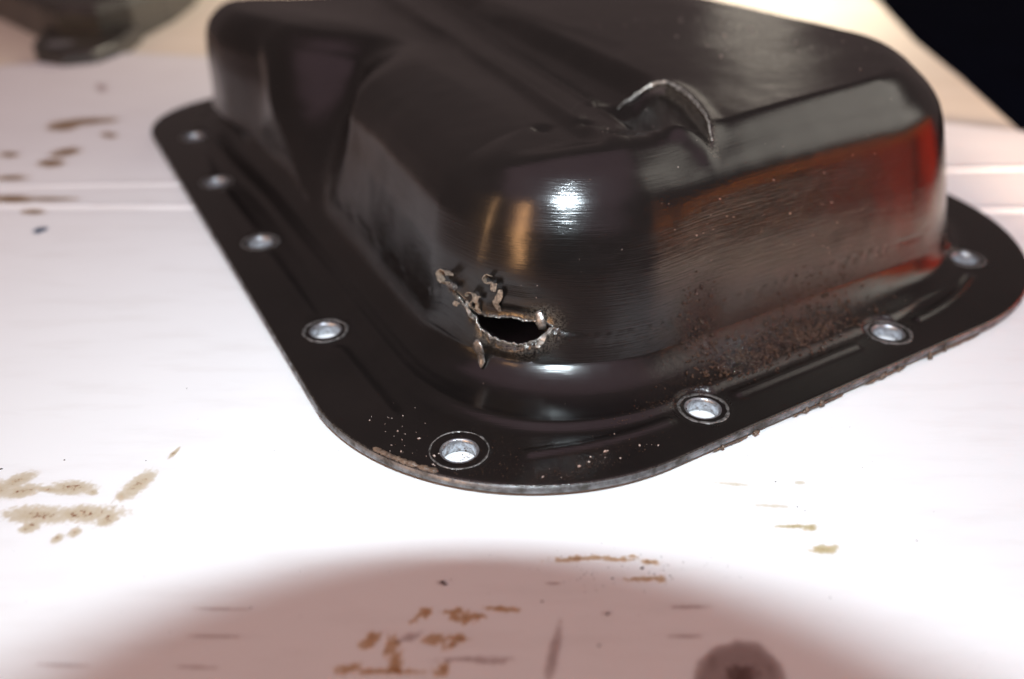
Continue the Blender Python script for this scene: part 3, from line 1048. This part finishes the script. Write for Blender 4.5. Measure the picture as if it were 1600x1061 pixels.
pts = [(157, 197), (161, 199.5), (165, 199), (169, 196.5), (171.2, 193), (170.2, 187), (167.3, 179), (163.8, 172), (160.3, 165), (157.2, 160), (154.2, 155)]
pts = np.array(pts, float)
sp = np.linspace(0, len(pts) - 1, 60)
pu = np.interp(sp, np.arange(len(pts)), pts[:, 0])
pv = np.interp(sp, np.arange(len(pts)), pts[:, 1])
pth = np.array([[a_, b_, 0] for a_, b_ in zip(pu, pv)])
zr = np.array([max(top_z(a_ + 0.8, b_), top_z(a_, b_)) for a_, b_ in zip(pu, pv)])
zr = np.convolve(np.pad(zr, 4, 'edge'), np.ones(9) / 9, 'valid')
pth[:, 2] = zr + 0.10
wid = 0.17 + 0.44 * np.sin(np.linspace(0.1, 3.0, 60)) * (0.8 + 0.9 * np.array([noise.noise((i * 0.55, 0, 7)) for i in range(60)])) * (1 - 0.75 * np.exp(-((np.arange(60) - 25) / 1.5) ** 2))
pth[:, 0] += 0.25 * np.array([noise.noise((i * 0.30, 2, 2)) + 0.5 * noise.noise((i * 0.9, 2, 6)) for i in range(60)])
pth[:, 2] += 0.30 * np.array([noise.noise((i * 0.35, 7, 2)) for i in range(60)])
ribbon('torn_edge', pth, wid, np.array([0.45, 0.0, 1.0]), 0.3, M_torn, pan, 'bright bare metal edge of the crushed dent on top')

# --- sealant left along the flange rim
def edge_at(j, z, out):
    p = PO[j].copy()
    q = PO[(j + 3) % NC] - PO[j - 3]
    nn = np.array([q[1], -q[0]])
    nn /= np.linalg.norm(nn)
    if nn @ (p - [175, 280]) < 0: nn = -nn
    p = shear((p + nn * out)[None].copy())[0]
    return np.array([p[0], p[1], z])


def edge_bead(j0, j1, z, r, out, mat, name, lump=0.5, step=1):
    js = list(range(j0, j1, step))
    path = [edge_at(j % NC, z + 0.15 * noise.noise((j * 0.21, 1, 1)), out + 0.15 * noise.noise((j * 0.13, 5, 1))) for j in js]
    path = np.array(path)
    n = len(path)
    t = np.gradient(path, axis=0)
    t /= np.linalg.norm(t, axis=1, keepdims=True)
    Vv = []
    for i in range(n):
        nn = np.cross(t[i], [0, 0, 1])
        rr = r * (1 + lump * noise.noise((js[i] * 0.17, 3, 3)) + lump * 0.8 * noise.noise((js[i] * 0.6, 9, 3))) * min(1, (i + 0.3) / 3, (n - i - 0.7) / 3)
        for k in range(8):
            a = k * math.pi / 4
            Vv.append(path[i] + nn * math.cos(a) * rr * 1.2 + np.array([0, 0, 1]) * math.sin(a) * rr)
    Ff = [[i * 8 + k, i * 8 + (k + 1) % 8, (i + 1) * 8 + (k + 1) % 8, (i + 1) * 8 + k] for i in range(n - 1) for k in range(8)]
    Ff += [[7 - k for k in range(8)], [(n - 1) * 8 + k for k in range(8)]]
    o = mesh_obj(name, (np.array(Vv) - [U0, V0, 0]) * MM, Ff, mat, pan)
    return o


jNL = 300
o = edge_bead(jNL + 62, jNL + 112, 3.75, 0.55, -1.0, M_sealant, 'sealant_smear', 0.7)
o['label'] = 'crusty tan sealant on the rim left of the front bolt hole'
jF = 560
for a0, a1, r_, zz in ((jF + 30, jF + 62, 0.26, 1.1), (jF + 100, jF + 150, 0.30, 1.0), (jF + 170, jF + 215, 0.30, 1.1), (jF + 240, jF + 300, 0.34, 1.2)):
    edge_bead(a0, a1, zz, r_, 0.0, M_sealant, 'sealant_smear', 0.9)
random.seed(3)
for jx, sc in ((jF + 38, 1.0), (jF + 66, 1.1), (jF + 112, 1.0), (jF + 126, 1.5), (jF + 188, 1.0), (jF + 205, 0.9), (jF + 238, 1.2), (jF + 256, .9)):
    c = edge_at(jx % NC, 1.5, 0.35)
    Vv, Ff = lathe([(0.01, 1.0), (0.55, 0.85), (0.9, 0.3), (0.85, -0.4), (0.4, -1.0), (0.01, -1.1)], 12)
    Vv = Vv * sc * 0.8 * np.array([1.0 + 0.5 * math.sin(jx * 1.7), 0.8, 0.75 + 0.35 * math.cos(jx)]) * (1 + 0.8 * np.array([noise.noise(tuple(q * 1.4 + jx * 0.37)) for q in Vv]))[:, None]
    mesh_obj('sealant_blob', (Vv + c - [U0, V0, 0]) * MM, Ff, M_sealant, pan)


# --- grit: many small lumps joined, real geometry
def grit(points, sizes, mat, label, jitter=0.35):
    base = np.array([(0, 0, 1), (0.9, 0, 0.2), (0.28, 0.85, 0.2), (-0.73, 0.53, 0.2), (-0.73, -0.53, 0.2), (0.28, -0.85, 0.2), (0.5, 0.4, -0.6), (-0.5, 0.4, -0.6), (0, -0.6, -0.6)], float)
    fc = [(0, 1, 2), (0, 2, 3), (0, 3, 4), (0, 4, 5), (0, 5, 1), (1, 6, 2), (2, 6, 7), (2, 7, 3), (3, 7, 4), (4, 7, 8), (4, 8, 5), (5, 8, 1), (1, 8, 6), (6, 8, 7)]
    Vv, Ff = [], []
    for i, (p, s_) in enumerate(zip(points, sizes)):
        j = 1 + jitter * rng.standard_normal((9, 1))
        a = rng.uniform(0, 6.28)
        ca, sa = math.cos(a), math.sin(a)
        q = base * j * s_ * rng.uniform(0.7, 1.3, 3)
        q = np.stack([q[:, 0] * ca - q[:, 1] * sa, q[:, 0] * sa + q[:, 1] * ca, q[:, 2]], 1)
        Vv.append(q + p)
        Ff += [tuple(k + 9 * i for k in f) for f in fc]
    o = mesh_obj('grit', (np.concatenate(Vv) - [U0, V0, 0]) * MM, Ff, mat, pan, smooth=True)
    tag(o, label, kind='stuff')
    return o


Vs = G[8:].reshape(-1, 3)
# weight by cell area so the grit is even
ca_ = np.linalg.norm(np.roll(G, -1, 1) - G, axis=-1) * np.linalg.norm(np.gradient(G, axis=0), axis=-1)
area = ca_[8:].reshape(-1)


def pick(wt, n):
    pr = wt * area
    pr = pr / pr.sum()
    i = rng.choice(len(Vs), n, p=pr)
    return Vs[i] + rng.normal(0, 0.15, (n, 3))


def gauss(c, s_):
    return np.exp(-(((Vs - c) / s_) ** 2).sum(1))


gw = gauss([167, 130.5, 8], [20, 3.6, 6]) + 0.7 * gauss([150, 129, 6], [7, 4, 4]) + 0.25 * gauss([185, 133, 12], [16, 5, 6]) + 0.25 * gauss([142, 137, 17], [5, 4, 9])
grit(pick(gw, 2600), np.abs(rng.normal(0.25, 0.17, 2600)) + 0.06, M_grit, 'oily grit caked at the foot of the end wall')
gw = gauss([128, 126, 6], [22, 2.2, 2.5]) + 0.9 * gauss([84, 117, 3.5], [16, 3.0, 1.5]) + 0.5 * gauss([70, 128, 3.5], [10, 8, 1.5])
grit(pick(gw, 1100), np.abs(rng.normal(0.09, 0.04, 1100)) + 0.03, M_grit, 'fine black specks on the flange by the near corner')
gw = gauss([62, 146, 4], [5, 12, 2]) + 0.3 * gauss([84, 117, 3.5], [25, 3.5, 1.5])
grit(pick(gw, 60), np.abs(rng.normal(0.10, 0.12, 60)) + 0.04, M_crumb, 'pale crumbs on the flange left of the front bolt hole')
gw = gauss([165, 140, 35], [60, 30, 22]) + 0.5 * gauss([120, 150, 45], [20, 20, 15]) + 0.7 * gauss([180, 131, 10], [40, 5, 6])
grit(pick(gw, 150), np.abs(rng.normal(0.05, 0.05, 150)) + 0.03, M_crumb, 'pale dust specks scattered over the walls')
gw = gauss([225, 215, 62], [25, 40, 4])
grit(pick(gw, 120), np.abs(rng.normal(0.07, 0.09, 120)) + 0.04, M_crumb, 'dust specks on the flat top')

# loose specks on the board
def board_specks():
    Vv, Ff = [], []
    k = 0
    spots = [(1212, 753, 2.2), (101, 719, 2.4), (1246, 792, 1.6), (1258, 798, 1.6), (1432, 845, 2.0), (847, 940, 2.6), (949, 960, 3), (936, 1009, 3), (1003, 888, 4), (925, 898, 2), (957, 904, 2.6), (1022, 897, 2), (691, 910, 5), (696, 913, 4),
             (292, 607, 2), (228, 720, 1.6), (1297, 934, 1.6), (2, 733, 4), (1047, 900, 2), (913, 898, 2), (392, 950, 2)]
    rnd = random.Random(5)
    for _ in range(60): spots.append((rnd.gauss(960, 70), rnd.gauss(888, 16), rnd.uniform(0.5, 1.5)))
    for _ in range(60): spots.append((rnd.uniform(0, 1600), rnd.uniform(640, 1055), rnd.uniform(0.4, 1.1)))
    for px, py, s_ in spots:
        c = board(px, py)
        r = s_ * 0.075
        n = 7
        a = rnd.uniform(0, 6)
        top_ = []
        for i in range(n):
            th = a + i * 6.283 / n
            q = rnd.uniform(0.7, 1.25) * r
            top_.append((c[0] + q * 1.3 * math.cos(th), c[1] + q * math.sin(th)))
        Vv += [(x, y, 0.02) for x, y in top_] + [((x - c[0]) * 0.6 + c[0], (y - c[1]) * 0.6 + c[1], 0.05 + r * 0.5) for x, y in top_]
        Ff += [[k + i, k + (i + 1) % n, k + n + (i + 1) % n, k + n + i] for i in range(n)] + [[k + n + i for i in range(n)]]
        k += 2 * n
    o = mesh_obj('dirt_specks', np.array(Vv) * MM, Ff, M_grit)
    return tag(o, 'tiny dark dirt specks scattered over the white board', 'dirt', 'stuff')


board_specks()

# ================================================================== dark casting at the top left
part = empty('metal_cover', (-0.322, 0.652, -0.0032))
tag(part, 'dark out-of-focus metal cover with a bolt ear at the top left edge of the board', 'metal cover')
def loc(p): return [(x + 330, y - 640) for x, y in p]
body = prism('cover_body', loc([(-430, 690), (-385, 652), (-340, 604), (-312, 574), (-296, 560), (-268, 556), (-256, 580), (-252, 640), (-256, 700), (-268, 760), (-330, 800), (-430, 800)]), 0, 26, M_cast, part, 5)
ear = prism('bolt_ear', loc([(-312, 572), (-300, 530), (-287, 508), (-268, 499), (-252, 506), (-247, 528), (-252, 578), (-280, 590)]), 0, 10, M_cast, part, 2)
Vv, Ff = lathe([(0.1, 10.6), (5, 10.6), (7.5, 10.2), (9.5, 9.6)], 32)
o = mesh_obj('bolt_hole', Vv * MM, Ff, M_sleeve, part)
o.location = ((-281 + 330) * MM, (527 - 640) * MM, 0)

# ================================================================== things only seen as reflections / shadow
box = empty('storage_box', (0.35, 0.20, 0.0))
tag(box, 'red storage box with an orange lid standing right of the oil pan', 'storage box')
prism('box_body', [(-50, 15), (50, 15), (50, 140), (-50, 140)], 0, 70, M_red, box, 4)
prism('lid', [(-54, -100), (54, -100), (54, 143), (-54, 143)], 70.2, 77, M_orange, box, 2)
prism('latch', [(-57, 30), (-50.2, 30), (-50.2, 48), (-57, 48)], 6, 66, M_rubber, box, 1)

lens_o = empty('camera_lens', cam_pt(0, 0, 3))
lens_o.rotation_euler = cam.rotation_euler
tag(lens_o, 'black photographic lens barrel behind the viewpoint, its shadow falling on the board', 'camera lens')
Vv, Ff = lathe([(LENS_R - 6, 2), (LENS_R - 3, 0), (LENS_R, 1), (LENS_R, 26), (LENS_R - 2, 28), (LENS_R - 2, 58), (20, 60), (0.5, 60)], 96)
mesh_obj('barrel', Vv * MM, Ff, M_rubber, lens_o)

print('verts', len(V), 'rings', NR, 'cols', NC)
